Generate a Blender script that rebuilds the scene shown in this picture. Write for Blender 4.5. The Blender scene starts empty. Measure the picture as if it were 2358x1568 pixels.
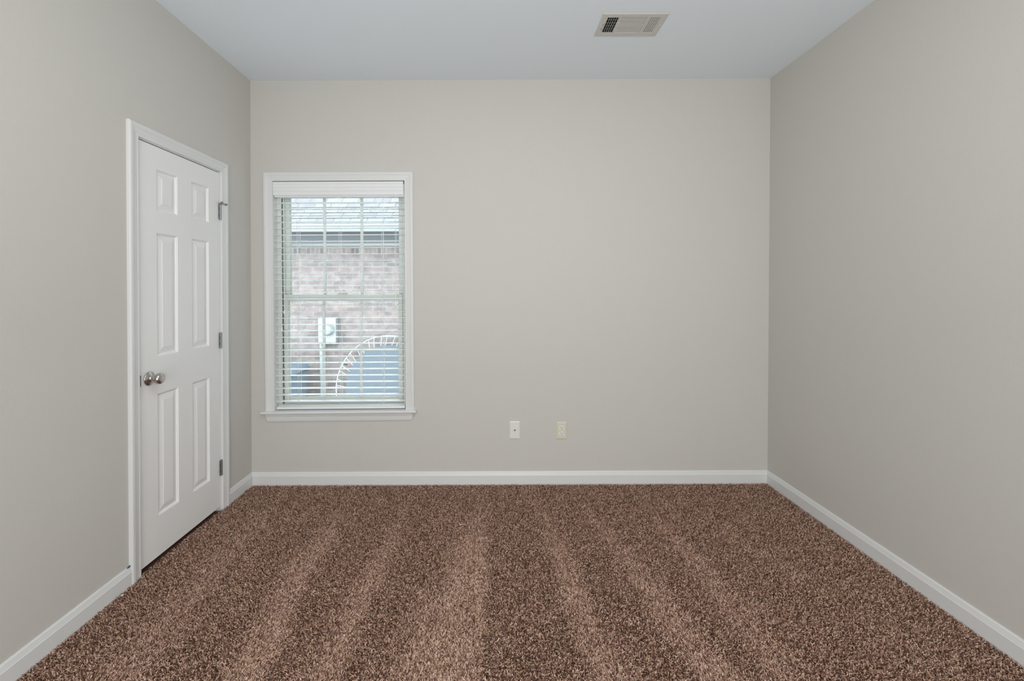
import bpy, bmesh, math, random
import numpy as np
from mathutils import Vector, Matrix

SC = bpy.context.scene
COL = SC.collection
random.seed(7)
RNG = np.random.default_rng(11)

# ------------------------------------------------------------------ camera
XL, XR, D, H, ZC = -1.65255, 1.87352, 2.9831, 2.743, 1.33445
LEAN_L, LEAN_R = 0.0058, 0.0054
YR = -1.90                                     # wall behind the photographer
F_PX, CX, CY, PITCH, YAW, ROLL = 1009.0, 1133.8, 672.35, 0.01006, -0.00052, -0.00418
fwd = Vector((math.sin(YAW)*math.cos(PITCH), math.cos(YAW)*math.cos(PITCH), -math.sin(PITCH)))
rgt = Vector((math.cos(YAW), -math.sin(YAW), 0))
up = rgt.cross(fwd)
r2 = rgt*math.cos(ROLL) + up*math.sin(ROLL)
u2 = -rgt*math.sin(ROLL) + up*math.cos(ROLL)
cam = bpy.data.cameras.new('camera')
cam.sensor_width = 36.0
cam.lens = F_PX/2358*36.0
cam.shift_x = (1179-CX)/2358
cam.shift_y = (CY-784)/2358
cam.clip_start = 0.02
co = bpy.data.objects.new('camera', cam); COL.objects.link(co)
M = Matrix.Identity(4)
for i in range(3):
    M[i][0], M[i][1], M[i][2] = r2[i], u2[i], -fwd[i]
M[2][3] = ZC
co.matrix_world = M
SC.camera = co

# ------------------------------------------------------------------ world, lights, exposure
w = bpy.data.worlds.new('overcast_sky'); SC.world = w; w.use_nodes = True
nt = w.node_tree; nt.nodes.clear()
bg = nt.nodes.new('ShaderNodeBackground'); wo = nt.nodes.new('ShaderNodeOutputWorld')
bg.inputs[0].default_value = (0.86, 0.95, 1.0, 1); bg.inputs[1].default_value = 12.0
nt.links.new(bg.outputs[0], wo.inputs[0])

P_REAR, P_BOUNCE, P_OVERHEAD = 82.0, 22.0, 10.0
def area(name, loc, rot, sx, sy, power, color):
    l = bpy.data.lights.new(name, 'AREA'); l.shape = 'RECTANGLE'; l.size = sx; l.size_y = sy
    l.energy = power; l.color = color
    o = bpy.data.objects.new(name, l); COL.objects.link(o)
    o.location = loc; o.rotation_euler = rot
    return o
# unseen fill light added behind the photographer, a flash bounced off the ceiling, and an overhead fill added without a fixture
area('rear_fill', (0.1, YR+0.02, 1.15), (math.radians(90), 0, 0), 2.0, 2.0, P_REAR, (1.0, 1.0, 1.0))
area('bounce_flash', (0.1, -0.20, 1.80), (math.radians(180-18), 0, 0), 0.5, 0.4, P_BOUNCE, (1.0, 1.0, 1.0))
area('overhead_fill', (0.11, 0.95, H-0.06), (0, 0, 0), 0.7, 0.7, P_OVERHEAD, (1.0, 0.99, 0.97))

SC.view_settings.view_transform = 'Standard'
SC.view_settings.look = 'None'
SC.view_settings.exposure = 0.0
SC.view_settings.gamma = 1.0
SC.view_settings.use_curve_mapping = False
SC.cycles.use_denoising = True
SC.cycles.max_bounces = 12
SC.cycles.diffuse_bounces = 8
SC.cycles.transparent_max_bounces = 16
SC.cycles.caustics_reflective = False
SC.cycles.caustics_refractive = False

# ------------------------------------------------------------------ materials
def srgb(r, g, b):
    f = lambda c: (c/255/12.92) if c/255 <= 0.04045 else ((c/255+0.055)/1.055)**2.4
    return (f(r), f(g), f(b), 1)

def mat(name, color, rough=0.5, metal=0.0, bump=None, spec=0.5, var=None):
    m = bpy.data.materials.new(name); m.use_nodes = True
    n = m.node_tree.nodes; L = m.node_tree.links
    b = n['Principled BSDF']
    b.inputs['Base Color'].default_value = color
    b.inputs['Roughness'].default_value = rough
    b.inputs['Metallic'].default_value = metal
    b.inputs['Specular IOR Level'].default_value = spec
    tc = n.new('ShaderNodeTexCoord')
    if bump:
        sc, st = bump
        no = n.new('ShaderNodeTexNoise'); no.inputs['Scale'].default_value = sc; no.inputs['Detail'].default_value = 3
        bp = n.new('ShaderNodeBump'); bp.inputs['Strength'].default_value = st; bp.inputs['Distance'].default_value = 0.002
        L.new(tc.outputs['Object'], no.inputs['Vector']); L.new(no.outputs['Fac'], bp.inputs['Height'])
        L.new(bp.outputs['Normal'], b.inputs['Normal'])
    if var:
        sc, amt = var
        no = n.new('ShaderNodeTexNoise'); no.inputs['Scale'].default_value = sc; no.inputs['Detail'].default_value = 2
        mp = n.new('ShaderNodeMapRange'); mp.inputs[1].default_value = 0.3; mp.inputs[2].default_value = 0.7
        mp.inputs[3].default_value = 1-amt; mp.inputs[4].default_value = 1+amt
        mx = n.new('ShaderNodeVectorMath'); mx.operation = 'SCALE'
        mx.inputs[0].default_value = color[:3]
        L.new(tc.outputs['Object'], no.inputs['Vector']); L.new(no.outputs['Fac'], mp.inputs[0])
        L.new(mp.outputs[0], mx.inputs['Scale']); L.new(mx.outputs[0], b.inputs['Base Color'])
    return m

M_WALL = mat('greige_wall_paint', (0.585, 0.573, 0.538, 1), 0.72, bump=(420, 0.12), spec=0.25, var=(160, 0.012))
M_CEIL = mat('white_ceiling_paint', (0.805, 0.875, 0.935, 1), 0.9, bump=(300, 0.06), spec=0.2)
M_TRIM = mat('white_semigloss_trim', (0.715, 0.725, 0.72, 1), 0.38, spec=0.4, bump=(30, 0.03))
M_DOOR = mat('off_white_door_paint', (0.82, 0.82, 0.815, 1), 0.42, spec=0.4, bump=(60, 0.04))
M_NICKEL = mat('brushed_nickel', (0.50, 0.47, 0.44, 1), 0.26, 1.0)
M_ZINC = mat('dull_hinge_steel', (0.33, 0.35, 0.36, 1), 0.4, 0.9)
M_DARK = mat('black_gap', (0.012, 0.012, 0.012, 1), 0.8)
M_RUBBER = mat('grey_rubber', (0.20, 0.19, 0.17, 1), 0.7)
M_VINYL = mat('almond_vinyl_window', (0.665, 0.70, 0.66, 1), 0.4, spec=0.4)
M_BLIND = mat('white_faux_wood_blind', (0.80, 0.82, 0.825, 1), 0.4, spec=0.4)
M_SLAT = mat('white_slat_finish', (0.90, 0.92, 0.925, 1), 0.4, spec=0.4)
M_CORD = mat('white_cord', (0.85, 0.87, 0.87, 1), 0.6)
M_VENT = mat('off_white_vent_enamel', (0.60, 0.60, 0.565, 1), 0.4, spec=0.4)
M_DUCT = mat('galvanised_duct', (0.24, 0.24, 0.24, 1), 0.5, 0.3)
M_PLATE = mat('white_wall_plate', (0.74, 0.74, 0.71, 1), 0.35)
M_IVORY = mat('ivory_wall_plate', (0.66, 0.645, 0.52, 1), 0.35)
M_RECEP = mat('white_receptacle', (0.76, 0.76, 0.74, 1), 0.35)
M_TAPE = mat('blue_painters_tape', (0.02, 0.09, 0.25, 1), 0.6)
M_LINT = mat('white_lint', (0.8, 0.8, 0.78, 1), 0.9)
M_BASE = mat('carpet_backing', (0.11, 0.055, 0.034, 1), 1.0, bump=(400, 0.4))
M_GROUND = mat('pale_bounce_ground', (0.62, 0.61, 0.58, 1), 1.0, bump=(40, 0.6), var=(30, 0.2))  # unseen ground, made pale to throw light up onto the blind slats
M_METER = mat('pale_grey_meter_enamel', (0.1289, 0.1385, 0.1408, 1), 0.5)
M_GUTTER = mat('grey_gutter', (0.1248, 0.1310, 0.1373, 1), 0.5)
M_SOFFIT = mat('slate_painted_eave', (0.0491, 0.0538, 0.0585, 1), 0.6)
M_MATBLUE = mat('slate_blue_fabric', (0.0390, 0.0484, 0.0585, 1), 0.85, bump=(120, 0.2))
M_STEELW = mat('pale_galvanised_tube', (0.1643, 0.1697, 0.1724, 1), 0.4, 0.2)
M_BIN = mat('slate_blue_plastic', (0.0634, 0.0822, 0.0992, 1), 0.5)

def brick_mat(name, c1, c2, mortar, bw, rh, ms, rot=False, squash=1.0, offs=0.5, rough=0.9, nvar=0.25, bump=0.5, bias=0.0):
    m = bpy.data.materials.new(name); m.use_nodes = True
    n = m.node_tree.nodes; L = m.node_tree.links; b = n['Principled BSDF']
    b.inputs['Roughness'].default_value = rough
    uv = n.new('ShaderNodeUVMap'); uv.uv_map = 'UVMap'
    br = n.new('ShaderNodeTexBrick')
    br.inputs['Color1'].default_value = c1; br.inputs['Color2'].default_value = c2; br.inputs['Mortar'].default_value = mortar
    br.inputs['Scale'].default_value = 1.0; br.inputs['Mortar Size'].default_value = ms
    br.inputs['Mortar Smooth'].default_value = 0.15
    br.inputs['Brick Width'].default_value = bw; br.inputs['Row Height'].default_value = rh
    br.inputs['Bias'].default_value = bias
    br.offset = offs
    src = uv.outputs[0]
    # slightly wavy edges
    no = n.new('ShaderNodeTexNoise'); no.inputs['Scale'].default_value = 14; no.inputs['Detail'].default_value = 4
    sub = n.new('ShaderNodeVectorMath'); sub.operation = 'SUBTRACT'; sub.inputs[1].default_value = (0.5, 0.5, 0.5)
    scl = n.new('ShaderNodeVectorMath'); scl.operation = 'SCALE'; scl.inputs['Scale'].default_value = 0.012 if bump else 0.0
    add = n.new('ShaderNodeVectorMath'); add.operation = 'ADD'
    L.new(src, no.inputs['Vector']); L.new(no.outputs['Color'], sub.inputs[0]); L.new(sub.outputs[0], scl.inputs[0])
    L.new(src, add.inputs[0]); L.new(scl.outputs[0], add.inputs[1]); L.new(add.outputs[0], br.inputs['Vector'])
    no2 = n.new('ShaderNodeTexNoise'); no2.inputs['Scale'].default_value = 9; no2.inputs['Detail'].default_value = 5
    L.new(src, no2.inputs['Vector'])
    mp = n.new('ShaderNodeMapRange'); mp.inputs[1].default_value = 0.3; mp.inputs[2].default_value = 0.7
    mp.inputs[3].default_value = 1-nvar; mp.inputs[4].default_value = 1+nvar
    L.new(no2.outputs['Fac'], mp.inputs[0])
    vs = n.new('ShaderNodeVectorMath'); vs.operation = 'SCALE'
    L.new(br.outputs['Color'], vs.inputs[0]); L.new(mp.outputs[0], vs.inputs['Scale']); L.new(vs.outputs[0], b.inputs['Base Color'])
    if bump:
        bp = n.new('ShaderNodeBump'); bp.inputs['Strength'].default_value = bump; bp.inputs['Distance'].default_value = 0.008; bp.invert = True
        L.new(br.outputs['Fac'], bp.inputs['Height']); L.new(bp.outputs['Normal'], b.inputs['Normal'])
    return m
M_BRICK = brick_mat('pale_brick', (0.1086, 0.0833, 0.0772, 1), (0.0755, 0.0591, 0.0573, 1), (0.1049, 0.0992, 0.0961, 1), 0.2032, 0.0677, 0.0085, bias=-0.1)
M_SOLDIER = brick_mat('soldier_course_brick', (0.1127, 0.0862, 0.0782, 1), (0.0564, 0.0445, 0.0424, 1), (0.1080, 0.1030, 0.0981, 1), 0.0677, 0.30, 0.010, offs=0.0)
M_ROOF = brick_mat('pale_asphalt_shingle', (0.0772, 0.0772, 0.0772, 1), (0.0556, 0.0515, 0.0535, 1), (0.0335, 0.0340, 0.0371, 1), 0.24, 0.143, 0.006, offs=0.42, nvar=0.1, bump=0.6, bias=-0.1)

def glass_mat():
    m = bpy.data.materials.new('window_glass'); m.use_nodes = True
    n = m.node_tree.nodes; L = m.node_tree.links; n.clear()
    out = n.new('ShaderNodeOutputMaterial'); mx = n.new('ShaderNodeMixShader')
    tr = n.new('ShaderNodeBsdfTransparent'); tr.inputs[0].default_value = (0.95, 0.98, 0.985, 1)
    gl = n.new('ShaderNodeBsdfGlossy'); gl.inputs['Roughness'].default_value = 0.02
    fr = n.new('ShaderNodeFresnel'); fr.inputs[0].default_value = 1.3
    L.new(fr.outputs[0], mx.inputs[0]); L.new(tr.outputs[0], mx.inputs[1]); L.new(gl.outputs[0], mx.inputs[2])
    L.new(mx.outputs[0], out.inputs[0])
    return m
M_GLASS = glass_mat()

# ------------------------------------------------------------------ helpers
def bx(bm, x0, x1, y0, y1, z0, z1):
    vs = [bm.verts.new(p) for p in ((x0,y0,z0),(x1,y0,z0),(x1,y1,z0),(x0,y1,z0),(x0,y0,z1),(x1,y0,z1),(x1,y1,z1),(x0,y1,z1))]
    for f in ((0,3,2,1),(4,5,6,7),(0,1,5,4),(1,2,6,5),(2,3,7,6),(3,0,4,7)):
        bm.faces.new([vs[i] for i in f])
    return vs

def tube(bm, p0, p1, r, n=10, r1=None, caps=True):
    p0 = Vector(p0); p1 = Vector(p1); d = (p1-p0).normalized()
    a = d.cross(Vector((0,0,1)) if abs(d.z) < 0.9 else Vector((1,0,0))).normalized(); b = d.cross(a)
    R = []
    for p, rr in ((p0, r), (p1, r if r1 is None else r1)):
        R.append([bm.verts.new(p + (a*math.cos(2*math.pi*k/n) + b*math.sin(2*math.pi*k/n))*rr) for k in range(n)])
    for k in range(n):
        bm.faces.new((R[0][k], R[0][(k+1)%n], R[1][(k+1)%n], R[1][k]))
    if caps:
        bm.faces.new(R[0][::-1]); bm.faces.new(R[1])

def polytube(bm, pts, r, n=8, closed=False):
    pts = [Vector(p) for p in pts]; N = len(pts); R = []
    for i, p in enumerate(pts):
        if closed: d = (pts[(i+1)%N]-pts[i-1]).normalized()
        else: d = (pts[min(i+1,N-1)]-pts[max(i-1,0)]).normalized()
        ref = Vector((0,1,0)) if abs(d.y) < 0.9 else Vector((1,0,0))
        a = d.cross(ref).normalized(); b = d.cross(a)
        R.append([bm.verts.new(p+(a*math.cos(2*math.pi*k/n)+b*math.sin(2*math.pi*k/n))*r) for k in range(n)])
    for i in range(N if closed else N-1):
        A, B = R[i], R[(i+1)%N]
        for k in range(n):
            bm.faces.new((A[k], A[(k+1)%n], B[(k+1)%n], B[k]))
    if not closed:
        bm.faces.new(R[0][::-1]); bm.faces.new(R[-1])

def lathe(bm, origin, axis, prof, n=40):
    """prof: list of (distance along axis, radius)"""
    o = Vector(origin); d = Vector(axis).normalized()
    a = d.cross(Vector((0,0,1)) if abs(d.z) < 0.9 else Vector((1,0,0))).normalized(); b = d.cross(a)
    R = []
    for t, r in prof:
        if r < 1e-6: R.append([bm.verts.new(o+d*t)])
        else: R.append([bm.verts.new(o+d*t+(a*math.cos(2*math.pi*k/n)+b*math.sin(2*math.pi*k/n))*r) for k in range(n)])
    for A, B in zip(R[:-1], R[1:]):
        for k in range(n):
            k2 = (k+1) % n
            if len(A) == 1 and len(B) == 1: continue
            if len(A) == 1: bm.faces.new((A[0], B[k2], B[k]))
            elif len(B) == 1: bm.faces.new((A[k], A[k2], B[0]))
            else: bm.faces.new((A[k], A[k2], B[k2], B[k]))

def obj(name, bm, m, parent=None, smooth=False, xf=None, bevel=0, recalc=True):
    if recalc: bmesh.ops.recalc_face_normals(bm, faces=bm.faces[:])
    if xf:
        for v in bm.verts: v.co = Vector(xf(*v.co))
    me = bpy.data.meshes.new(name); bm.to_mesh(me); bm.free()
    o = bpy.data.objects.new(name, me); COL.objects.link(o)
    for mm in (m if isinstance(m, (list, tuple)) else [m]): me.materials.append(mm)
    if smooth:
        for p in me.polygons: p.use_smooth = True
    if parent is not None:
        o.parent = parent
        o.matrix_parent_inverse = Matrix.Translation(-parent.location)
    if bevel:
        b = o.modifiers.new('bevel', 'BEVEL'); b.width = bevel; b.segments = 2; b.limit_method = 'ANGLE'; b.angle_limit = math.radians(40)
    return o

def tag(o, label, cat, group=None, kind=None):
    o['label'] = label; o['category'] = cat
    if group: o['group'] = group
    if kind: o['kind'] = kind
    return o

def empty(name, loc, label, cat, kind=None, group=None):
    o = bpy.data.objects.new(name, None); COL.objects.link(o); o.location = loc; o.empty_display_size = 0.1
    return tag(o, label, cat, group, kind)

NB = bmesh.new
Lw = lambda x, y, z: (XL + LEAN_L*z + x, y, z)       # left wall frame: x = distance out of the wall
Rw = lambda x, y, z: (XR + LEAN_R*z - x, y, z)

# ------------------------------------------------------------------ room shell
ZF = -0.014                                           # backing under the pile
bm = NB(); bx(bm, XL-0.2, XR+0.2, YR-0.2, D+0.2, -0.2, ZF)
tag(obj('floor', bm, M_BASE), 'subfloor carrying the brown carpet pile', 'floor', kind='structure')
bm = NB(); bx(bm, XL-0.2, XR+0.2, YR-0.2, D+0.2, H, H+0.15)
# opening for the register
VX0, VX1, VY0, VY1 = 0.5735, 0.9185, 2.263, 2.470
bm.free(); bm = NB()
bx(bm, XL-0.2, VX0+0.02, YR-0.2, D+0.2, H, H+0.15); bx(bm, VX1-0.02, XR+0.2, YR-0.2, D+0.2, H, H+0.15)
bx(bm, VX0+0.02, VX1-0.02, YR-0.2, VY0+0.02, H, H+0.15); bx(bm, VX0+0.02, VX1-0.02, VY1-0.02, D+0.2, H, H+0.15)
bx(bm, VX0, VX1, VY0, VY1, H+0.15, H+0.17)
tag(obj('ceiling', bm, M_CEIL), 'smooth pale bluish white ceiling', 'ceiling', kind='structure')

WX0, WX1, WZ0, WZ1 = -1.490, -0.597, 0.485, 2.062
bm = NB(); T = 0.15
bx(bm, XL-0.2, WX0-0.012, D, D+T, -0.2, H+0.1); bx(bm, WX1+0.012, XR+0.2, D, D+T, -0.2, H+0.1)
bx(bm, WX0-0.012, WX1+0.012, D, D+T, -0.2, WZ0-0.012); bx(bm, WX0-0.012, WX1+0.012, D, D+T, WZ1+0.012, H+0.1)
tag(obj('wall_back', bm, M_WALL), 'greige painted wall with the window, opposite the viewer', 'wall', kind='structure')

DU0, DU1, DZT = 2.0352, 2.6453, 2.0353
bm = NB()
ZA = -0.2
bx(bm, -0.14, 0, YR-0.2, DU0-0.019, ZA, H+0.1); bx(bm, -0.14, 0, DU1+0.019, D+0.2, ZA, H+0.1)
bx(bm, -0.14, 0, DU0-0.019, DU1+0.019, DZT+0.019, H+0.1); bx(bm, -0.18, -0.14, YR-0.2, D+0.2, ZA, H+0.1)
tag(obj('wall_left', bm, M_WALL, xf=Lw), 'greige painted wall holding the white closet door', 'wall', kind='structure')
bm = NB(); bx(bm, -0.15, 0, YR-0.2, D+0.2, ZA, H+0.1)
tag(obj('wall_right', bm, M_WALL, xf=Rw), 'blank greige painted wall on the right', 'wall', kind='structure')
bm = NB(); bx(bm, XL-0.2, XR+0.2, YR-0.15, YR, ZA, H+0.1)
tag(obj('wall_rear', bm, M_WALL), 'greige painted wall behind the viewer', 'wall', kind='structure')

# baseboards -------------------------------------------------------
BP = [(0, -0.014), (0.0125, -0.014), (0.0125, 0.054), (0.0110, 0.0565), (0.0105, 0.0585), (0.0068, 0.0720), (0.0068, 0.0735), (0.0035, 0.0795), (0, 0.0800)]
def strip(bm, prof, a, b):
    """prof (t,z) swept from a to b along local y"""
    A = [bm.verts.new((t, a, z)) for t, z in prof]; B = [bm.verts.new((t, b, z)) for t, z in prof]
    n = len(prof)
    for i in range(n): bm.faces.new((A[i], A[(i+1)%n], B[(i+1)%n], B[i]))
    bm.faces.new(A[::-1]); bm.faces.new(B)
bm = NB(); strip(bm, BP, YR, 1.970)
tag(obj('baseboard_left', bm, M_TRIM, xf=Lw), 'white baseboard on the left wall, nearer than the door', 'baseboard', kind='structure')
bm = NB(); strip(bm, BP, 2.7095, D-0.0005)
tag(obj('baseboard_left', bm, M_TRIM, xf=Lw), 'short white baseboard between door casing and back corner', 'baseboard', kind='structure')
bm = NB(); strip(bm, BP, YR, D-0.0005)
tag(obj('baseboard_right', bm, M_TRIM, xf=Rw), 'long white baseboard along the blank right wall', 'baseboard', kind='structure')
bm = NB(); strip(bm, BP, XL, XR)
tag(obj('baseboard_back', bm, M_TRIM, xf=lambda x, y, z: (y, D-x, z)), 'white baseboard along the back wall under the outlets', 'baseboard', kind='structure')

# casing: colonial profile (s outward from the opening, t out of the wall)
CP = [(0, 0), (0, 0.0085), (0.003, 0.0105), (0.010, 0.0105), (0.012, 0.0095), (0.016, 0.0105), (0.030, 0.0125), (0.036, 0.0140), (0.040, 0.0165), (0.052, 0.0170), (0.057, 0.0145), (0.059, 0.0120), (0.059, 0)]
def casing(bm, u0, u1, zb, zt, cp=CP, k=1.0):
    rings = []
    for uu, zz, su, sz in ((u0, zb, -1, 0), (u0, zt, -1, 1), (u1, zt, 1, 1), (u1, zb, 1, 0)):
        rings.append([bm.verts.new((t, uu+su*s*k, zz+sz*s*k)) for s, t in cp])
    n = len(cp)
    for A, B in zip(rings[:-1], rings[1:]):
        for i in range(n-1): bm.faces.new((A[i], A[i+1], B[i+1], B[i]))
    bm.faces.new(rings[0]); bm.faces.new(rings[-1][::-1])

# ------------------------------------------------------------------ door
door = empty('door_1', Lw(0, (DU0+DU1)/2, 0), 'narrow white six panel closet door in the left wall', 'door', kind='structure')
bm = NB(); casing(bm, DU0-0.005, DU1+0.005, -0.014, DZT+0.005)
obj('casing', bm, M_TRIM, door, xf=Lw)
bm = NB()
bx(bm, -0.135, 0, DU0-0.019, DU0, ZF, DZT); bx(bm, -0.135, 0, DU1, DU1+0.019, ZF, DZT); bx(bm, -0.135, 0, DU0-0.019, DU1+0.019, DZT, DZT+0.019)
bx(bm, -0.072, -0.042, DU0, DU0+0.011, ZF, DZT-0.0005); bx(bm, -0.072, -0.042, DU1-0.011, DU1, ZF, DZT-0.0005); bx(bm, -0.072, -0.042, DU0+0.011, DU1-0.011, DZT-0.011, DZT-0.0005)
obj('jamb', bm, M_TRIM, door, xf=Lw)

SU0, SU1, SZ0, SZ1 = DU0+0.0025, DU1-0.0022, 0.016, 2.0308
bm = NB()
us = [SU0, 2.151, 2.2935, 2.4015, 2.545, SU1]
zs = [SZ0, 0.2145, 0.8185, 1.003, 1.6090, 1.7190, 1.9205, SZ1]
SW = -0.003
for i in range(5):
    for j in range(7):
        a, b, c, d = us[i], us[i+1], zs[j], zs[j+1]
        if i in (1, 3) and j in (1, 3, 5):
            prof = [(0, 0), (0.0015, -0.0035), (0.0045, -0.0045), (0.0065, -0.0085), (0.0105, -0.0100), (0.0120, -0.0100), (0.0385, -0.0035), (0.0395, -0.0022)]
            loops = []
            for s, t in prof:
                loops.append([bm.verts.new((SW+t, a+s, c+s)), bm.verts.new((SW+t, b-s, c+s)), bm.verts.new((SW+t, b-s, d-s)), bm.verts.new((SW+t, a+s, d-s))])
            for A, B in zip(loops[:-1], loops[1:]):
                for k in range(4): bm.faces.new((A[k], A[(k+1)%4], B[(k+1)%4], B[k]))
            bm.faces.new(loops[-1])
        else:
            bm.faces.new([bm.verts.new(p) for p in ((SW, a, c), (SW, b, c), (SW, b, d), (SW, a, d))])
# edges and back
B0 = -0.038
for q in (((SW,SU0,SZ0),(SW,SU0,SZ1),(B0,SU0,SZ1),(B0,SU0,SZ0)), ((SW,SU1,SZ0),(B0,SU1,SZ0),(B0,SU1,SZ1),(SW,SU1,SZ1)),
          ((SW,SU0,SZ1),(SW,SU1,SZ1),(B0,SU1,SZ1),(B0,SU0,SZ1)), ((SW,SU0,SZ0),(B0,SU0,SZ0),(B0,SU1,SZ0),(SW,SU1,SZ0)),
          ((B0,SU0,SZ0),(B0,SU0,SZ1),(B0,SU1,SZ1),(B0,SU1,SZ0))):
    bm.faces.new([bm.verts.new(p) for p in q])
bmesh.ops.remove_doubles(bm, verts=bm.verts[:], dist=1e-5)
slab = obj('door_panel', bm, M_DOOR, door, xf=Lw)
# latch plate on the slab edge
bm = NB(); bx(bm, -0.033, -0.006, DU0+0.0004, DU0+0.0022, 0.875, 0.934)
bx(bm, -0.004, 0.0062, DU0+0.0003, DU0+0.0020, 0.879, 0.931)
obj('strike_plate', bm, M_DARK, door, xf=Lw)

# knob
KU, KZ = 2.098, 0.9045
knob = bpy.data.objects.new('door_knob', None); COL.objects.link(knob); knob.parent = door; knob.matrix_parent_inverse = Matrix.Translation(-door.location)
bm = NB()
lathe(bm, (SW, KU, KZ), (1, 0, 0), [(0, 0.0), (0, 0.0335), (0.003, 0.0335), (0.005, 0.0315), (0.0065, 0.0290), (0.0085, 0.0265), (0.011, 0.0185), (0.014, 0.0130), (0.020, 0.0115), (0.030, 0.0115)])
rose = obj('rosette', bm, M_NICKEL, knob, smooth=True, xf=Lw)
bm = NB()
lathe(bm, (SW, KU, KZ), (1, 0, 0), [(0.029, 0.0), (0.029, 0.0112), (0.0305, 0.0125), (0.0325, 0.0165), (0.037, 0.0218), (0.043, 0.0255), (0.050, 0.0270), (0.056, 0.0258), (0.061, 0.0222), (0.0635, 0.0175), (0.0648, 0.0115), (0.0652, 0.0)])
obj('knob', bm, M_NICKEL, knob, smooth=True, xf=Lw)
for o in (rose, ): pass

# hinges
def hinge(zc, stop=False, h=0.0885):
    e = bpy.data.objects.new('hinge', None); COL.objects.link(e); e.parent = door; e.matrix_parent_inverse = Matrix.Translation(-door.location)
    bm = NB(); u = DU1-0.0005; wv = 0.0035; r = 0.0058
    segs = 5
    for k in range(segs):
        a = zc-h/2+h*k/segs+0.0004; b = zc-h/2+h*(k+1)/segs-0.0004
        tube(bm, (wv, u, a), (wv, u, b), r, 14)
    tube(bm, (wv, u, zc-h/2), (wv, u, zc+h/2), r*0.82, 12)
    obj('barrel', bm, M_ZINC, e, xf=Lw)
    bm = NB(); bx(bm, -0.002, 0.0012, u-0.012, u+0.009, zc-h/2, zc+h/2)
    obj('leaf', bm, M_ZINC, e, xf=Lw)
    bm = NB()
    for s in (-0.2, 0.2): bx(bm, 0.0005, 0.0022, u-0.0078, u-0.0064, zc+s*h-0.009, zc+s*h+0.009)
    obj('leaf_gap', bm, M_DARK, e, xf=Lw)
    bm = NB(); tube(bm, (wv, u, zc+h/2), (wv, u, zc+h/2+0.004), r*1.15, 14); tube(bm, (wv, u, zc-h/2-0.002), (wv, u, zc-h/2), r*0.9, 14)
    obj('pin', bm, M_ZINC, e, xf=Lw)
    if stop:
        zt = zc+h/2+0.009
        bm = NB(); bx(bm, wv-0.006, wv+0.010, u-0.008, u+0.008, zt-0.004, zt+0.003)
        tube(bm, (wv+0.004, u+0.004, zt), (wv+0.013, u+0.030, zt-0.001), 0.0028, 10)
        tube(bm, (wv+0.004, u-0.006, zt), (wv+0.016, u-0.014, zt), 0.0028, 10)
        obj('door_stop', bm, M_NICKEL, e, xf=Lw)
        bm = NB(); lathe(bm, (wv+0.013, u+0.030, zt-0.001), (0.33, 0.94, -0.03), [(0, 0), (0, 0.0055), (0.008, 0.0060), (0.010, 0.0045), (0.011, 0)], 14)
        lathe(bm, (wv+0.016, u-0.014, zt), (0.8, -0.6, 0), [(0, 0), (0, 0.0065), (0.006, 0.0075), (0.009, 0.006), (0.010, 0)], 14)
        obj('rubber_tip', bm, M_RUBBER, e, xf=Lw)
hinge(1.796, True); hinge(1.022); hinge(0.250)

# ------------------------------------------------------------------ window
win = empty('window_1', ((WX0+WX1)/2, D, WZ0), 'white cased double hung window in the back wall', 'window', kind='structure')
ST = 0.503                                             # stool top
tilt = lambda x: 0.006*(x-(WX0+WX1)/2)
bm = NB(); casing(bm, WX0-0.002, WX1+0.002, ST-0.008, WZ1, k=1.0)
obj('casing', bm, M_TRIM, win, xf=lambda x, y, z: (y, D-x, z))
bm = NB()
bx(bm, WX0-0.012, WX0, D-0.0005, D+0.058, ST-0.015, WZ1); bx(bm, WX1, WX1+0.012, D-0.0005, D+0.058, ST-0.015, WZ1); bx(bm, WX0-0.012, WX1+0.012, D-0.0005, D+0.058, WZ1, WZ1+0.012)
obj('jamb', bm, M_TRIM, win)
# stool with rounded nose, then apron
def stool(bm):
    xa, xb = -1.5735, -0.5195
    prof = [(0, -0.019), (-0.030, -0.019), (-0.0355, -0.0165), (-0.039, -0.0095), (-0.0365, -0.003), (-0.031, 0), (0, 0)]
    A = [bm.verts.new((xa+max(0, -(y+0.030))*0.6, D+y, ST+z+tilt(xa))) for y, z in prof]
    B = [bm.verts.new((xb-max(0, -(y+0.030))*0.6, D+y, ST+z+tilt(xb))) for y, z in prof]
    n = len(prof)
    for i in range(n): bm.faces.new((A[i], A[(i+1)%n], B[(i+1)%n], B[i]))
    bm.faces.new(A[::-1]); bm.faces.new(B)
    vs = bx(bm, WX0-0.011, WX1+0.011, D, D+0.057, ST-0.019, ST)
    for v in vs: v.co.z += tilt(v.co.x)
bm = NB(); stool(bm); obj('window_sill', bm, M_TRIM, win)
bm = NB()
prof = [(0, 0), (0.0165, 0), (0.0165, -0.012), (0.0135, -0.020), (0.0120, -0.036), (0.0095, -0.049), (0.0070, -0.054), (0, -0.054)]
A = [bm.verts.new((-1.5495-0.22*z, D-t, ST-0.019+z+tilt(-1.55))) for t, z in prof]
B = [bm.verts.new((-0.5425+0.22*z, D-t, ST-0.019+z+tilt(-0.54))) for t, z in prof]
for i in range(len(prof)): bm.faces.new((A[i], A[(i+1)%len(prof)], B[(i+1)%len(prof)], B[i]))
bm.faces.new(A[::-1]); bm.faces.new(B)
obj('apron', bm, M_TRIM, win)
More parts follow.
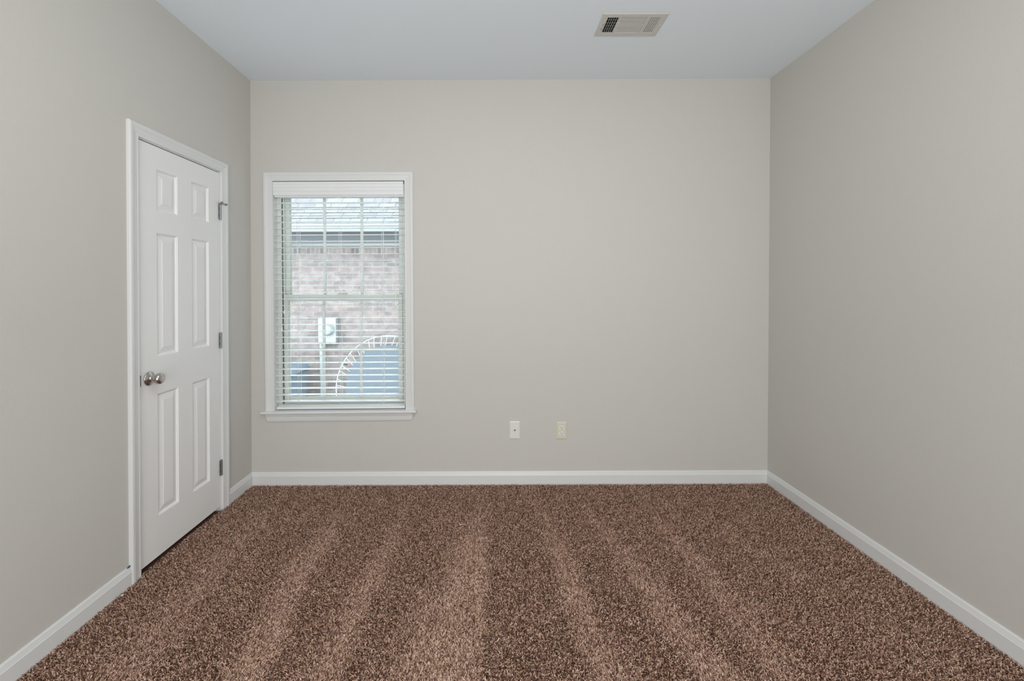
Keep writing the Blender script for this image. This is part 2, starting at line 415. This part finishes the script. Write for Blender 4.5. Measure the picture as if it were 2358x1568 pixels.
# vinyl frame
bm = NB(); y0, y1 = D+0.0575, D+0.150
bx(bm, WX0-0.012, WX0+0.024, y0, y1, WZ0-0.012, WZ1+0.012); bx(bm, WX1-0.024, WX1+0.012, y0, y1, WZ0-0.012, WZ1+0.012)
bx(bm, WX0+0.024, WX1-0.024, y0, y1, WZ1-0.022, WZ1+0.012); bx(bm, WX0+0.024, WX1-0.024, y0, y1, WZ0-0.012, ST+0.012)
obj('frame', bm, M_VINYL, win, bevel=0.002)
bm = NB()
bx(bm, WX0+0.024, WX0+0.036, y0+0.026, y1-0.004, ST+0.012, WZ1-0.022); bx(bm, WX1-0.036, WX1-0.024, y0+0.026, y1-0.004, ST+0.012, WZ1-0.022)
obj('track', bm, M_VINYL, win)
bm = NB()
bx(bm, WX0+0.0242, WX0+0.0258, y0+0.017, y0+0.0262, ST+0.012, WZ1-0.022); bx(bm, WX1-0.0256, WX1-0.0242, y0+0.017, y0+0.0262, ST+0.012, WZ1-0.022)
obj('weatherstrip', bm, mat('grey_weatherstrip', (0.10, 0.11, 0.11, 1), 0.7), win)
def sash(name, ya, yb, za, zb, gx0, gx1, gz0, gz1, mvx, mhz, xs):
    xa, xb = xs
    bm = NB()
    bx(bm, xa, gx0, ya, yb, za, zb); bx(bm, gx1, xb, ya, yb, za, zb)
    bx(bm, gx0, gx1, ya, yb, za, gz0); bx(bm, gx0, gx1, ya, yb, gz1, zb)
    # glazing bead
    g = 0.004
    bx(bm, gx0, gx0+g, ya+0.008, yb-0.004, gz0, gz1); bx(bm, gx1-g, gx1, ya+0.008, yb-0.004, gz0, gz1)
    bx(bm, gx0, gx1, ya+0.008, yb-0.004, gz1-g, gz1); bx(bm, gx0, gx1, ya+0.008, yb-0.004, gz0, gz0+g)
    s = obj(name, bm, M_VINYL, win, bevel=0.0015)
    bm = NB(); ym = (ya+yb)/2
    for x in mvx: bx(bm, x-0.0095, x+0.0095, ym-0.004, ym+0.004, gz0, gz1)
    bx(bm, gx0, gx1, ym-0.0039, ym+0.0039, mhz-0.0085, mhz+0.0085)
    obj('muntin', bm, M_VINYL, s)
    bm = NB(); bx(bm, gx0, gx1, ym+0.005, ym+0.007, gz0, gz1)
    obj('glass_pane', bm, M_GLASS, s)
sash('upper_sash', D+0.108, D+0.134, 1.255, WZ1-0.022, -1.427, -0.657, 1.287, 1.990, (-1.186, -0.923), 1.642, (WX0+0.032, WX1-0.032))
sash('lower_sash', D+0.074, D+0.102, ST+0.012, 1.292, -1.427, -0.657, 0.570, 1.250, (-1.184, -0.9227), 0.904, (WX0+0.032, WX1-0.032))
bm = NB(); bx(bm, -1.075, -1.015, D+0.062, D+0.088, 1.292, 1.300); bx(bm, -1.055, -1.015, D+0.066, D+0.080, 1.300, 1.306)
obj('sash_lock', bm, M_VINYL, win)

# ------------------------------------------------------------------ blind
bl = empty('window_blind', ((WX0+WX1)/2, D+0.035, ST), 'white horizontal slat blind with open slats, hung inside the window', 'blind')
bm = NB()
vp = [(0.010, 0), (-0.004, 0), (-0.0060, -0.003), (-0.0060, -0.014), (-0.0035, -0.018), (-0.0045, -0.036), (-0.0015, -0.042), (-0.0030, -0.060), (0.0005, -0.068), (0.0005, -0.088), (0.003, -0.091), (0.010, -0.091)]
A = [bm.verts.new((-1.4885+0.25*max(0, y), D+y, 2.0580+z)) for y, z in vp]; B = [bm.verts.new((-0.6035-0.1*max(0, y), D+y, 2.0580+z)) for y, z in vp]
for i in range(len(vp)): bm.faces.new((A[i], A[(i+1)%len(vp)], B[(i+1)%len(vp)], B[i]))
bm.faces.new(A[::-1]); bm.faces.new(B)
obj('valance', bm, M_BLIND, bl)
bm = NB(); bx(bm, WX0+0.004, WX1-0.004, D+0.011, D+0.058, 1.957, 2.045)
obj('headrail', bm, M_BLIND, bl, bevel=0.002)
SX0, SX1 = WX0+0.003, WX1-0.0035
def slat_bm(x0, x1):
    bm = NB(); n = 7; th = 0.0032
    top = []; bot = []
    for k in range(n):
        y = -0.025+0.05*k/(n-1); c = 0.0010*(1-(y/0.025)**2)
        e = 0.6 if k in (0, n-1) else 1.0
        top.append((y, c+th/2*e)); bot.append((y, c-th/2*e))
    ring = top + bot[::-1]
    A = [bm.verts.new((x0, y, z)) for y, z in ring]; B = [bm.verts.new((x1, y, z)) for y, z in ring]
    m_ = len(ring)
    for i in range(m_): bm.faces.new((A[i], A[(i+1)%m_], B[(i+1)%m_], B[i]))
    bm.faces.new(A[::-1]); bm.faces.new(B)
    return bm
first = None
for k in range(32):
    z = 1.9205-0.04374*k
    if first is None:
        first = obj('slat', slat_bm(SX0, SX1), M_SLAT, bl)
        s = first
    else:
        s = first.copy(); COL.objects.link(s); s.parent = bl
    s.matrix_parent_inverse = Matrix.Translation(-bl.location)
    s.location = (0, D+0.0335, z)
    s.rotation_euler = (0, -0.0022*(k/31.0), 0)
    if k: s.location.z += -0.0022*(k/31.0)*1.0435
bm = NB(); vs = bx(bm, SX0+0.004, SX1-0.003, D+0.0085, D+0.0585, 0.5085, 0.5225)
for v in vs: v.co.z += tilt(v.co.x) + (0.013 if v.co.z > 0.515 and v.co.y > D+0.03 else 0)
obj('bottom_rail', bm, M_BLIND, bl, bevel=0.002)
for x in (-1.3330, -1.0470, -0.7545):
    bm = NB()
    for y in (D+0.0072, D+0.0600):
        tube(bm, (x, y, 0.515), (x, y, 1.975), 0.0009, 6)
    for k in range(32):
        z = 1.9205-0.04374*k-0.003
        tube(bm, (x, D+0.0072, z), (x, D+0.0600, z), 0.0005, 4, caps=False)
    obj('ladder_cord', bm, M_CORD, bl)
    bm = NB(); tube(bm, (x+0.011, D+0.0055, 0.52), (x+0.011, D+0.0055, 1.975), 0.0008, 6)
    polytube(bm, [(x+0.011, D+0.0050, 0.53), (x+0.016, D+0.0035, 0.524), (x+0.022, D+0.0030, 0.5285), (x+0.027, D+0.0035, 0.534)], 0.0008, 5)
    obj('lift_cord', bm, M_CORD, bl)
def pull(x, zend, tass=True, x2=None):
    bm = NB(); y = D+0.0005
    tube(bm, (x, y, 1.972), (x2 if x2 is not None else x, y, zend+0.02), 0.0011, 6)
    c = obj('pull_cord', bm, M_CORD, bl)
    bm = NB(); lathe(bm, (x2 if x2 is not None else x, y, zend+0.022), (0, 0, -1), [(0, 0.0), (0, 0.0022), (0.006, 0.0035), (0.016, 0.0062), (0.024, 0.0066), (0.027, 0.0055), (0.0275, 0)], 14)
    obj('tassel', bm, M_CORD, c, smooth=True)
pull(-1.437, 1.050); pull(-1.4195, 1.165); pull(-0.6612, 1.215); pull(-0.6490, 1.215, x2=-0.6585)

# ------------------------------------------------------------------ vent
vent = empty('ceiling_vent', ((VX0+VX1)/2, (VY0+VY1)/2, H), 'off white metal air register with three louvre banks in the ceiling', 'vent')
bm = NB(); zt, zb = H-0.0005, H-0.0055
SXA = [(0.6065, 0.6665), (0.6785, 0.8140), (0.8285, 0.8860)]       # three louvre openings in X
SY0, SY1 = 2.2960, 2.4350
bx(bm, VX0+0.006, VX1-0.006, VY0+0.006, SY0, zb, zt); bx(bm, VX0+0.006, VX1-0.006, SY1, VY1-0.006, zb, zt)
xs = [VX0+0.006] + [v for p in SXA for v in p] + [VX1-0.006]
for i in range(0, 8, 2): bx(bm, xs[i], xs[i+1], SY0, SY1, zb, zt)
# sloped outer flange
o4 = [(VX0, VY0), (VX1, VY0), (VX1, VY1), (VX0, VY1)]; i4 = [(VX0+0.006, VY0+0.006), (VX1-0.006, VY0+0.006), (VX1-0.006, VY1-0.006), (VX0+0.006, VY1-0.006)]
O = [bm.verts.new((x, y, zt)) for x, y in o4]; I = [bm.verts.new((x, y, zb)) for x, y in i4]
for k in range(4): bm.faces.new((O[k], O[(k+1)%4], I[(k+1)%4], I[k]))
obj('face_plate', bm, M_VENT, vent)
def blade(bm, c, along, length, width, ang, th=0.0009):
    """thin tilted louvre; along = 'x' or 'y'"""
    ca, sa = math.cos(ang), math.sin(ang)
    vs = []
    for l in (-length/2, length/2):
        for a, t in ((-width/2, -th/2), (width/2, -th/2), (width/2, th/2), (-width/2, th/2)):
            p, q = a*ca-t*sa, a*sa+t*ca
            vs.append(bm.verts.new((c[0]+l, c[1]+p, c[2]+q) if along == 'x' else (c[0]+p, c[1]+l, c[2]+q)))
    for f in ((0,1,2,3),(7,6,5,4),(0,4,5,1),(1,5,6,2),(2,6,7,3),(3,7,4,0)): bm.faces.new([vs[i] for i in f])
bm = NB(); a, b = SXA[1]
for k in range(11):
    y = SY0+0.0062+(SY1-SY0)*k/11
    blade(bm, ((a+b)/2, y+0.003, H-0.0035), 'x', b-a, 0.0056, math.radians(-30))
obj('centre_louvres', bm, M_VENT, vent)
bm = NB(); a, b = SXA[0]
for k in range(6):
    x = a+(b-a)*(k+0.15)/5.3
    blade(bm, (x, (SY0+SY1)/2, H-0.003), 'y', SY1-SY0, 0.0095, math.radians(52))
obj('side_louvres', bm, M_VENT, vent)
bm = NB(); a, b = SXA[2]
for k in range(6):
    x = a+(b-a)*(k+0.35)/5.7
    blade(bm, (x, (SY0+SY1)/2, H-0.003), 'y', SY1-SY0, 0.0068, math.radians(-28))
obj('side_louvres', bm, M_VENT, vent)
bm = NB()
z0, z1 = H+0.001, H+0.14
xa, xb, ya, yb = VX0+0.021, VX1-0.021, VY0+0.021, VY1-0.021
bx(bm, xa, xb, ya, yb, z1, z1+0.001); bx(bm, xa, xa+0.001, ya, yb, z0, z1); bx(bm, xb-0.001, xb, ya, yb, z0, z1); bx(bm, xa, xb, ya, ya+0.001, z0, z1); bx(bm, xa, xb, yb-0.001, yb, z0, z1)
obj('duct_boot', bm, M_DARK, vent)
bm = NB()
for k in range(5): blade(bm, ((VX0+VX1)/2, SY0+0.030+0.027*k, H+0.018), 'x', xb-xa-0.006, 0.014, math.radians(10))
obj('damper', bm, M_DUCT, vent)
for x in (VX0+0.0125, VX1-0.0125):
    bm = NB(); lathe(bm, (x, (VY0+VY1)/2, zb), (0, 0, -1), [(0, 0.0038), (0.001, 0.0036), (0.0018, 0.002), (0.002, 0)], 14)
    obj('screw', bm, M_TRIM, vent)
bm = NB(); bx(bm, 0.5965, 0.5985, 2.353, 2.405, zb-0.0004, zb+0.0004)
obj('lever_slot', bm, M_DARK, vent)
bm = NB(); bx(bm, 0.5962, 0.5990, 2.372, 2.386, zb-0.007, zb-0.0004)
obj('lever', bm, M_VENT, vent)

# ------------------------------------------------------------------ wall plates
def plate(root, xc, zc, w_, h_, m):
    bm = NB(); e = 0.005
    f = [(-w_/2+e, -h_/2+e), (w_/2-e, -h_/2+e), (w_/2-e, h_/2-e), (-w_/2+e, h_/2-e)]
    b = [(-w_/2, -h_/2), (w_/2, -h_/2), (w_/2, h_/2), (-w_/2, h_/2)]
    Fv = [bm.verts.new((xc+x, D-0.0060, zc+z)) for x, z in f]; Mv = [bm.verts.new((xc+x, D-0.0028, zc+z)) for x, z in b]; Bv = [bm.verts.new((xc+x, D, zc+z)) for x, z in b]
    bm.faces.new(Fv)
    for k in range(4):
        bm.faces.new((Fv[k], Fv[(k+1)%4], Mv[(k+1)%4], Mv[k])); bm.faces.new((Mv[k], Mv[(k+1)%4], Bv[(k+1)%4], Bv[k]))
    bm.faces.new(Bv[::-1])
    return obj('cover_plate', bm, m, root)
def screw(root, x, z, m):
    bm = NB(); lathe(bm, (x, D-0.0060, z), (0, -1, 0), [(0, 0), (0, 0.0032), (0.0008, 0.0030), (0.0013, 0.0018), (0.0014, 0)], 14)
    bx(bm, x-0.0005, x+0.0005, D-0.0078, D-0.0072, z-0.0028, z+0.0028)
    return obj('screw', bm, m, root)
ox, oz = 0.4668, 0.3572
ol = empty('electrical_outlet', (ox, D, oz), 'ivory wall plate with white duplex receptacle, right of the jack plate', 'outlet')
plate(ol, ox, oz, 0.0695, 0.1165, M_IVORY)
screw(ol, ox, oz, M_IVORY)
for s in (1, -1):
    zc = oz+s*0.0195
    bm = NB(); n = 32; Fv = []; Bv = []
    for k in range(n):
        a = 2*math.pi*k/n; x = 0.0172*math.cos(a); z = max(-0.0142, min(0.0142, 0.0172*math.sin(a)))
        Fv.append(bm.verts.new((ox+x, D-0.0075, zc+z))); Bv.append(bm.verts.new((ox+x, D-0.0055, zc+z)))
    bm.faces.new(Fv)
    for k in range(n): bm.faces.new((Fv[k], Fv[(k+1)%n], Bv[(k+1)%n], Bv[k]))
    r = obj('receptacle', bm, M_RECEP, ol)
    bm = NB()
    bx(bm, ox-0.0078, ox-0.0052, D-0.0078, D-0.0070, zc-0.0005, zc+0.0075); bx(bm, ox+0.0052, ox+0.0076, D-0.0078, D-0.0070, zc, zc+0.0070)
    lathe(bm, (ox, D-0.0070, zc-0.0072), (0, -1, 0), [(0, 0.0028), (0.0008, 0.0028), (0.0008, 0)], 12)
    obj('slot', bm, M_DARK, r)
jx, jz = 0.1472, 0.3612
jk = empty('phone_jack_plate', (jx, D, jz), 'white wall plate with one small centre jack, left of the ivory outlet', 'wall plate')
plate(jk, jx, jz, 0.0715, 0.1200, M_PLATE)
screw(jk, jx, jz+0.042, M_PLATE); screw(jk, jx, jz-0.042, M_PLATE)
bm = NB(); lathe(bm, (jx, D-0.0055, jz), (0, -1, 0), [(0, 0.0115), (0.0012, 0.0115), (0.0018, 0.0105), (0.0018, 0)], 24)
ji = obj('jack_insert', bm, M_PLATE, jk)
bm = NB(); bx(bm, jx-0.0045, jx+0.0045, D-0.0076, D-0.0071, jz-0.0005, jz+0.0055); bx(bm, jx-0.0030, jx+0.0030, D-0.0076, D-0.0071, jz-0.0030, jz-0.0005); bx(bm, jx-0.0012, jx+0.0012, D-0.0076, D-0.0071, jz-0.0065, jz-0.0030)
obj('jack_opening', bm, M_DARK, ji)

# scraps
bm = NB(); vs = bx(bm, 0.0065, 0.0078, 1.954, 1.969, 0.0790, 0.0860)
bmesh.ops.subdivide_edges(bm, edges=bm.edges[:], cuts=2)
for v in bm.verts: v.co.z += random.uniform(-0.002, 0.002); v.co.x += random.uniform(-0.0008, 0.0012)
tag(obj('tape_scrap', bm, M_TAPE, xf=Lw), 'tiny blue tape scrap stuck where left baseboard meets door casing', 'tape')
bm = NB(); bmesh.ops.create_icosphere(bm, subdivisions=2, radius=0.004)
for v in bm.verts: v.co = Vector((v.co.x*1.0, v.co.y*1.5, v.co.z*0.6))*random.uniform(0.8, 1.2) + Vector((XL+0.035, 1.893, 0.003))
tag(obj('lint_fleck', bm, M_LINT), 'white lint fleck on the carpet edge beside the left baseboard', 'lint')

# ------------------------------------------------------------------ outside
GZ = -0.78
bm = NB(); bx(bm, -14, 8, D+T+0.05, 20, GZ-0.2, GZ)
tag(obj('ground', bm, M_GROUND), 'unseen ground between the two houses, made pale to bounce light up', 'ground', kind='structure')
def uvbox(o, fn):
    me = o.data; uv = me.uv_layers.new(name='UVMap')
    for p in me.polygons:
        for li in p.loop_indices:
            uv.data[li].uv = fn(me.vertices[me.loops[li].vertex_index].co)
NY = 6.70                                              # neighbour's brick face
EZ = 1.965                                              # top of visible brick
SB = 1.8585                                            # underside of the soldier course
hs = empty('neighbour_house', (-2.2, NY, GZ), 'neighbouring brick house with shingle roof, seen through the window', 'house')
bm = NB(); bx(bm, -12, 6, NY, NY+0.25, GZ-0.1, SB)
uvbox(obj('brick_wall', bm, M_BRICK, hs), lambda c: (c.x, c.z-SB+0.0677*40))
bm = NB(); bx(bm, -12, 6, NY-0.004, NY+0.25, SB, EZ+0.3)
uvbox(obj('soldier_course', bm, M_SOLDIER, hs), lambda c: (c.x, c.z-SB+0.002))
SZ = 2.150; EYF = NY-0.46; GT = 0.085
bm = NB(); bx(bm, -12, 6, NY-0.024, NY-0.006, EZ, SZ); bx(bm, -12, 6, NY-0.034, NY-0.024, SZ-0.07, SZ)
obj('frieze_board', bm, M_SOFFIT, hs)
bm = NB(); bx(bm, -12, 6, EYF+0.001, NY, SZ, SZ+0.012); bx(bm, -12, 6, EYF+0.001, EYF+0.02, SZ-0.01, SZ+GT)
obj('soffit', bm, M_SOFFIT, hs)
bm = NB(); gp = [(0, 0), (0, -0.10), (-0.065, -0.10), (-0.080, -0.075), (-0.085, -0.045), (-0.115, -0.020), (-0.118, 0), (-0.112, 0), (-0.108, -0.014), (-0.006, -0.014), (-0.006, 0)]
A = [bm.verts.new((-12, EYF+y, SZ+GT+z)) for y, z in gp]; B = [bm.verts.new((6, EYF+y, SZ+GT+z)) for y, z in gp]
for i in range(len(gp)): bm.faces.new((A[i], A[(i+1)%len(gp)], B[(i+1)%len(gp)], B[i]))
bm.faces.new(A[::-1]); bm.faces.new(B)
obj('gutter', bm, M_GUTTER, hs)
# roof: stepped shingle courses, each course a thin wedge, in one mesh
bm = NB(); rows = 34; ey = EYF-0.06; ez = SZ+GT+0.004; pitch = math.radians(42)
cy_, sy_ = math.cos(pitch), math.sin(pitch)
uvl = bm.loops.layers.uv.new('UVMap')
E_ = 0.143
for k in range(rows):
    s0, s1 = E_*k, E_*(k+1)+0.002
    lift = 0.010
    P = lambda x, s, l: (x, ey+s*cy_-l*sy_, ez+s*sy_+l*cy_)
    q = [bm.verts.new(P(-12, s0, lift)), bm.verts.new(P(6, s0, lift)), bm.verts.new(P(6, s1, 0.002)), bm.verts.new(P(-12, s1, 0.002))]
    f = bm.faces.new(q)
    for lp, (ux, uz) in zip(f.loops, ((-12, 0.008), (6, 0.008), (6, E_-0.004), (-12, E_-0.004))): lp[uvl].uv = (ux, uz+E_*k)
    q2 = [bm.verts.new(P(-12, s0, 0.0)), bm.verts.new(P(6, s0, 0.0)), bm.verts.new(P(6, s0, lift)), bm.verts.new(P(-12, s0, lift))]
    f = bm.faces.new(q2)
    for lp, (ux, uz) in zip(f.loops, ((-12, 0), (6, 0), (6, 0.001), (-12, 0.001))): lp[uvl].uv = (ux, uz+E_*k)
q = [bm.verts.new((-12, ey, ez-0.002)), bm.verts.new((6, ey, ez-0.002)), bm.verts.new((6, ey+rows*E_*cy_, ez+rows*E_*sy_-0.004)), bm.verts.new((-12, ey+rows*E_*cy_, ez+rows*E_*sy_-0.004))]
bm.faces.new(q)
obj('roof', bm, M_ROOF, hs, recalc=False)

# electric meter on the neighbour's wall
my = NY-0.13
mx0, mx1, mz0, mz1 = -2.625, -2.355, 0.515, 0.900
em = empty('electric_meter', ((mx0+mx1)/2, NY, mz0), 'pale grey electric meter box with round dial on the neighbouring brick wall', 'meter')
bm = NB(); bx(bm, mx0, mx1, my, NY-0.005, mz0, mz1); obj('meter_box', bm, M_METER, em, bevel=0.012)
bm = NB(); bx(bm, mx0+0.012, mx1-0.012, my+0.01, NY-0.006, mz0-0.018, mz0+0.002); obj('box_lip', bm, M_METER, em)
bm = NB(); lathe(bm, (-2.470, my, 0.713), (0, -1, 0), [(0, 0.092), (0.030, 0.090), (0.036, 0.082), (0.075, 0.078), (0.092, 0.060), (0.098, 0)], 36)
obj('meter_dial', bm, M_METER, em, smooth=True)
bm = NB(); tube(bm, (-2.603, NY-0.05, GZ), (-2.603, NY-0.05, mz0), 0.029, 16); obj('conduit', bm, M_METER, em)

# round trampoline leaning on the neighbour's wall
TC = Vector((-1.535, 6.28, -0.06)); TR = 0.715; lean = math.radians(14)
ta = Vector((1, 0, 0)); tb = Vector((0, math.sin(lean), math.cos(lean))); tn = ta.cross(tb)
tp = empty('trampoline', (TC.x, TC.y, GZ), 'small round trampoline with slate blue mat, leaning on edge against brick wall', 'trampoline')
ring = lambda r, n, off=0: [TC+ta*(r*math.cos(2*math.pi*k/n))+tb*(r*math.sin(2*math.pi*k/n))+tn*off for k in range(n)]
bm = NB(); polytube(bm, ring(TR, 72), 0.0088, 10, True); obj('frame', bm, M_STEELW, tp, smooth=True)
bm = NB(); n = 64
F1 = [bm.verts.new(p) for p in ring(0.575, n, 0.004)]; F2 = [bm.verts.new(p) for p in ring(0.575, n, -0.004)]
for k in range(n): F1[k].co += (F1[k].co-TC).normalized()*(0.008 if k % 2 else -0.006); F2[k].co = F1[k].co-tn*0.008
bm.faces.new(F1); bm.faces.new(F2[::-1])
for k in range(n): bm.faces.new((F1[k], F2[k], F2[(k+1)%n], F1[(k+1)%n]))
obj('jumping_mat', bm, M_MATBLUE, tp)
ns = 44
for k in range(ns):
    a = 2*math.pi*(k+0.5*(k % 2)*0.35)/ns
    d_ = ta*math.cos(a)+tb*math.sin(a)
    a2 = a+0.05; d2 = ta*math.cos(a2)+tb*math.sin(a2)
    bm = NB(); tube(bm, TC+d_*(TR-0.008), TC+d2*0.570, 0.0055, 7)
    obj('spring', bm, M_STEELW, tp)
for a in (205, 335, 25, 155):
    a = math.radians(a); d_ = ta*math.cos(a)+tb*math.sin(a)
    bm = NB(); p = TC+d_*TR; polytube(bm, [p, p-tn*0.10+d_*0.01, p-tn*0.24+d_*0.02], 0.013, 10); obj('leg', bm, M_STEELW, tp)

# wheeled refuse bin at the left
bn = empty('wheeled_bin', (-3.06, 6.2, GZ), 'slate blue upright bin standing by brick wall, low through the left panes', 'bin')
bm = NB()
def frus(bm, x0, x1, y0, y1, z0, X0, X1, Y0, Y1, z1):
    vs = [bm.verts.new(p) for p in ((x0,y0,z0),(x1,y0,z0),(x1,y1,z0),(x0,y1,z0),(X0,Y0,z1),(X1,Y0,z1),(X1,Y1,z1),(X0,Y1,z1))]
    for f in ((0,3,2,1),(4,5,6,7),(0,1,5,4),(1,2,6,5),(2,3,7,6),(3,0,4,7)): bm.faces.new([vs[i] for i in f])
frus(bm, -3.33, -2.80, 5.98, 6.45, GZ+0.03, -3.37, -2.735, 5.90, 6.52, 0.14)
obj('bin_body', bm, M_BIN, bn, bevel=0.03)
bm = NB(); frus(bm, -3.39, -2.70, 5.87, 6.55, 0.145, -3.35, -2.755, 5.93, 6.50, 0.225); obj('bin_lid', bm, M_BIN, bn, bevel=0.03)
for x in (-3.34, -2.79):
    bm = NB(); tube(bm, (x-0.025, 6.50, GZ+0.10), (x+0.025, 6.50, GZ+0.10), 0.10, 20); obj('wheel', bm, M_RUBBER, bn)

# ------------------------------------------------------------------ carpet pile
def carpet():
    s = 0.0036
    def grid(x0, x1, y0, y1):
        nx, ny = int((x1-x0)/s), int((y1-y0)/s)
        gx, gy = np.meshgrid(np.arange(nx), np.arange(ny))
        px = x0+(gx.ravel()+0.5*(gy.ravel() % 2)+RNG.uniform(-0.45, 0.45, nx*ny))*s
        py = y0+(gy.ravel()+RNG.uniform(-0.45, 0.45, nx*ny))*s
        return px, py
    a = grid(XL+0.0145, XR-0.0145, 1.22, D-0.0145)
    b = grid(XL+0.002, XL+0.0145, DU0+0.004, DU1-0.004)
    X = np.concatenate([a[0], b[0]]); Y = np.concatenate([a[1], b[1]]); N = len(X)
    # vacuum strokes: pile combed away from the viewer (pale) or left standing (dark)
    def sm(e0, e1, v):
        t = np.clip((v-e0)/(e1-e0), 0, 1); return t*t*(3-2*t)
    wob = 0.02*np.sin(Y*7+X*3)+0.012*np.sin(Y*19+1.3)
    m = np.zeros(N)
    # x of the crisp edge, slant per metre of depth, side of the pale fade, width near/far, strength
    for xe, sl, side, wn, wf, st in ((-0.035, 0.0, -1, 0.46, 0.10, 1.0), (-0.53, 0.02, -1, 0.20, 0.05, 0.75), (-0.80, -0.09, -1, 0.24, 0.08, 0.85), (-1.20, -0.12, -1, 0.30, 0.10, 0.6),
                                     (0.335, -0.07, 1, 0.20, 0.06, 0.8), (0.70, -0.14, 1, 0.22, 0.06, 0.75), (0.955, -0.03, 1, 0.22, 0.06, 0.6), (1.52, -0.3, 1, 0.20, 0.05, 0.3)):
        u = np.clip((Y-1.5)/1.25, 0, 1)
        x0 = xe+sl*(Y-1.5)
        dist = (X-x0)*side + wob*0.5
        wd = wn+(wf-wn)*u
        v = sm(-0.012 if xe == -0.035 else -0.035, 0.02 if xe == -0.035 else 0.035, dist)*(1-sm(wd*0.35, wd, dist))*st*(1-0.85*sm(2.15, 2.8, Y))
        m = np.maximum(m, v)
    blot = 0.5+0.5*np.sin(X*23+3*np.sin(Y*9))*np.sin(Y*17+2*np.sin(X*11))
    m = np.clip(m*(0.72+0.4*blot), 0, 1)
    Lh = RNG.normal(0.0142, 0.0016, N)*(1.05-0.19*m)
    az = RNG.uniform(0, 2*np.pi, N); am = RNG.uniform(0.0045, 0.0115, N)*(0.79+0.36*m)
    bxv = am*np.cos(az); byv = am*np.sin(az) + (-0.0050*(1-m)+0.0130*m)
    T_ = np.array([0.0, 0.40, 0.74, 1.0]); Wd = np.array([0.8, 1.0, 0.95, 0.55])*0.0025
    wsc = RNG.uniform(0.75, 1.15, N)
    V = np.zeros((N, 4, 2, 3), np.float32)
    bl_ = np.sqrt(bxv**2+byv**2)+1e-9
    tw = RNG.normal(0, 0.7, N)
    ax = np.arctan2(byv, bxv)+np.pi/2+tw
    curl = RNG.normal(0, 0.0034, N)
    for i, t in enumerate(T_):
        cx_ = X+bxv*t**1.6-curl*np.sin(t*3.1)*byv/bl_
        cy_ = Y+byv*t**1.6+curl*np.sin(t*3.1)*bxv/bl_
        cz_ = ZF-0.001+Lh*(t-0.30*t*t*np.clip(bl_/0.009, 0, 1.6))
        a_ = ax+tw*(t-0.3)*0.8
        ww = Wd[i]*wsc*0.5
        dz = ww*np.sin(tw*0.9)
        V[:, i, 0, 0] = cx_-ww*np.cos(a_); V[:, i, 0, 1] = cy_-ww*np.sin(a_); V[:, i, 0, 2] = cz_-dz
        V[:, i, 1, 0] = cx_+ww*np.cos(a_); V[:, i, 1, 1] = cy_+ww*np.sin(a_); V[:, i, 1, 2] = cz_+dz
    V[..., 1] = np.minimum(V[..., 1], D-0.0125-0.0005)
    base = np.arange(N)[:, None]*8
    quad = np.concatenate([base+np.array([2*i, 2*i+1, 2*i+3, 2*i+2]) for i in range(3)], axis=1).reshape(-1)
    nq = N*3
    me = bpy.data.meshes.new('carpet_pile')
    me.vertices.add(N*8); me.vertices.foreach_set('co', V.reshape(-1))
    me.loops.add(nq*4); me.loops.foreach_set('vertex_index', quad.astype(np.int32))
    me.polygons.add(nq); me.polygons.foreach_set('loop_start', np.arange(0, nq*4, 4, dtype=np.int32))
    me.polygons.foreach_set('use_smooth', np.ones(nq, bool))
    at = me.attributes.new('yarn', 'FLOAT', 'POINT')
    at.data.foreach_set('value', np.repeat(RNG.uniform(0, 1, N), 8).astype(np.float32))
    me.update(calc_edges=True)
    o = bpy.data.objects.new('carpet_pile', me); COL.objects.link(o)
    mt = bpy.data.materials.new('flecked_brown_yarn'); mt.use_nodes = True
    n = mt.node_tree.nodes; L = mt.node_tree.links; b_ = n['Principled BSDF']
    b_.inputs['Roughness'].default_value = 0.85; b_.inputs['Specular IOR Level'].default_value = 0.05
    an = n.new('ShaderNodeAttribute'); an.attribute_name = 'yarn'
    cr = n.new('ShaderNodeValToRGB'); cr.color_ramp.interpolation = 'LINEAR'
    stops = [(0.0, (0.0954, 0.0454, 0.0293, 1)), (0.22, (0.2108, 0.1105, 0.0761, 1)), (0.48, (0.5021, 0.3106, 0.2343, 1)), (0.70, (0.7430, 0.5225, 0.4342, 1)), (0.84, (0.6024, 0.4240, 0.2634, 1)), (1.0, (0.8434, 0.6509, 0.5562, 1))]
    el = cr.color_ramp.elements
    el[0].position, el[0].color = stops[0]; el[1].position, el[1].color = stops[-1]
    for p, c in stops[1:-1]:
        e = el.new(p); e.color = c
    L.new(an.outputs['Fac'], cr.inputs[0]); L.new(cr.outputs[0], b_.inputs['Base Color'])
    me.materials.append(mt)
    tag(o, 'flecked brown cut pile carpet with vacuum stripes covering the floor', 'carpet', kind='stuff')
carpet()
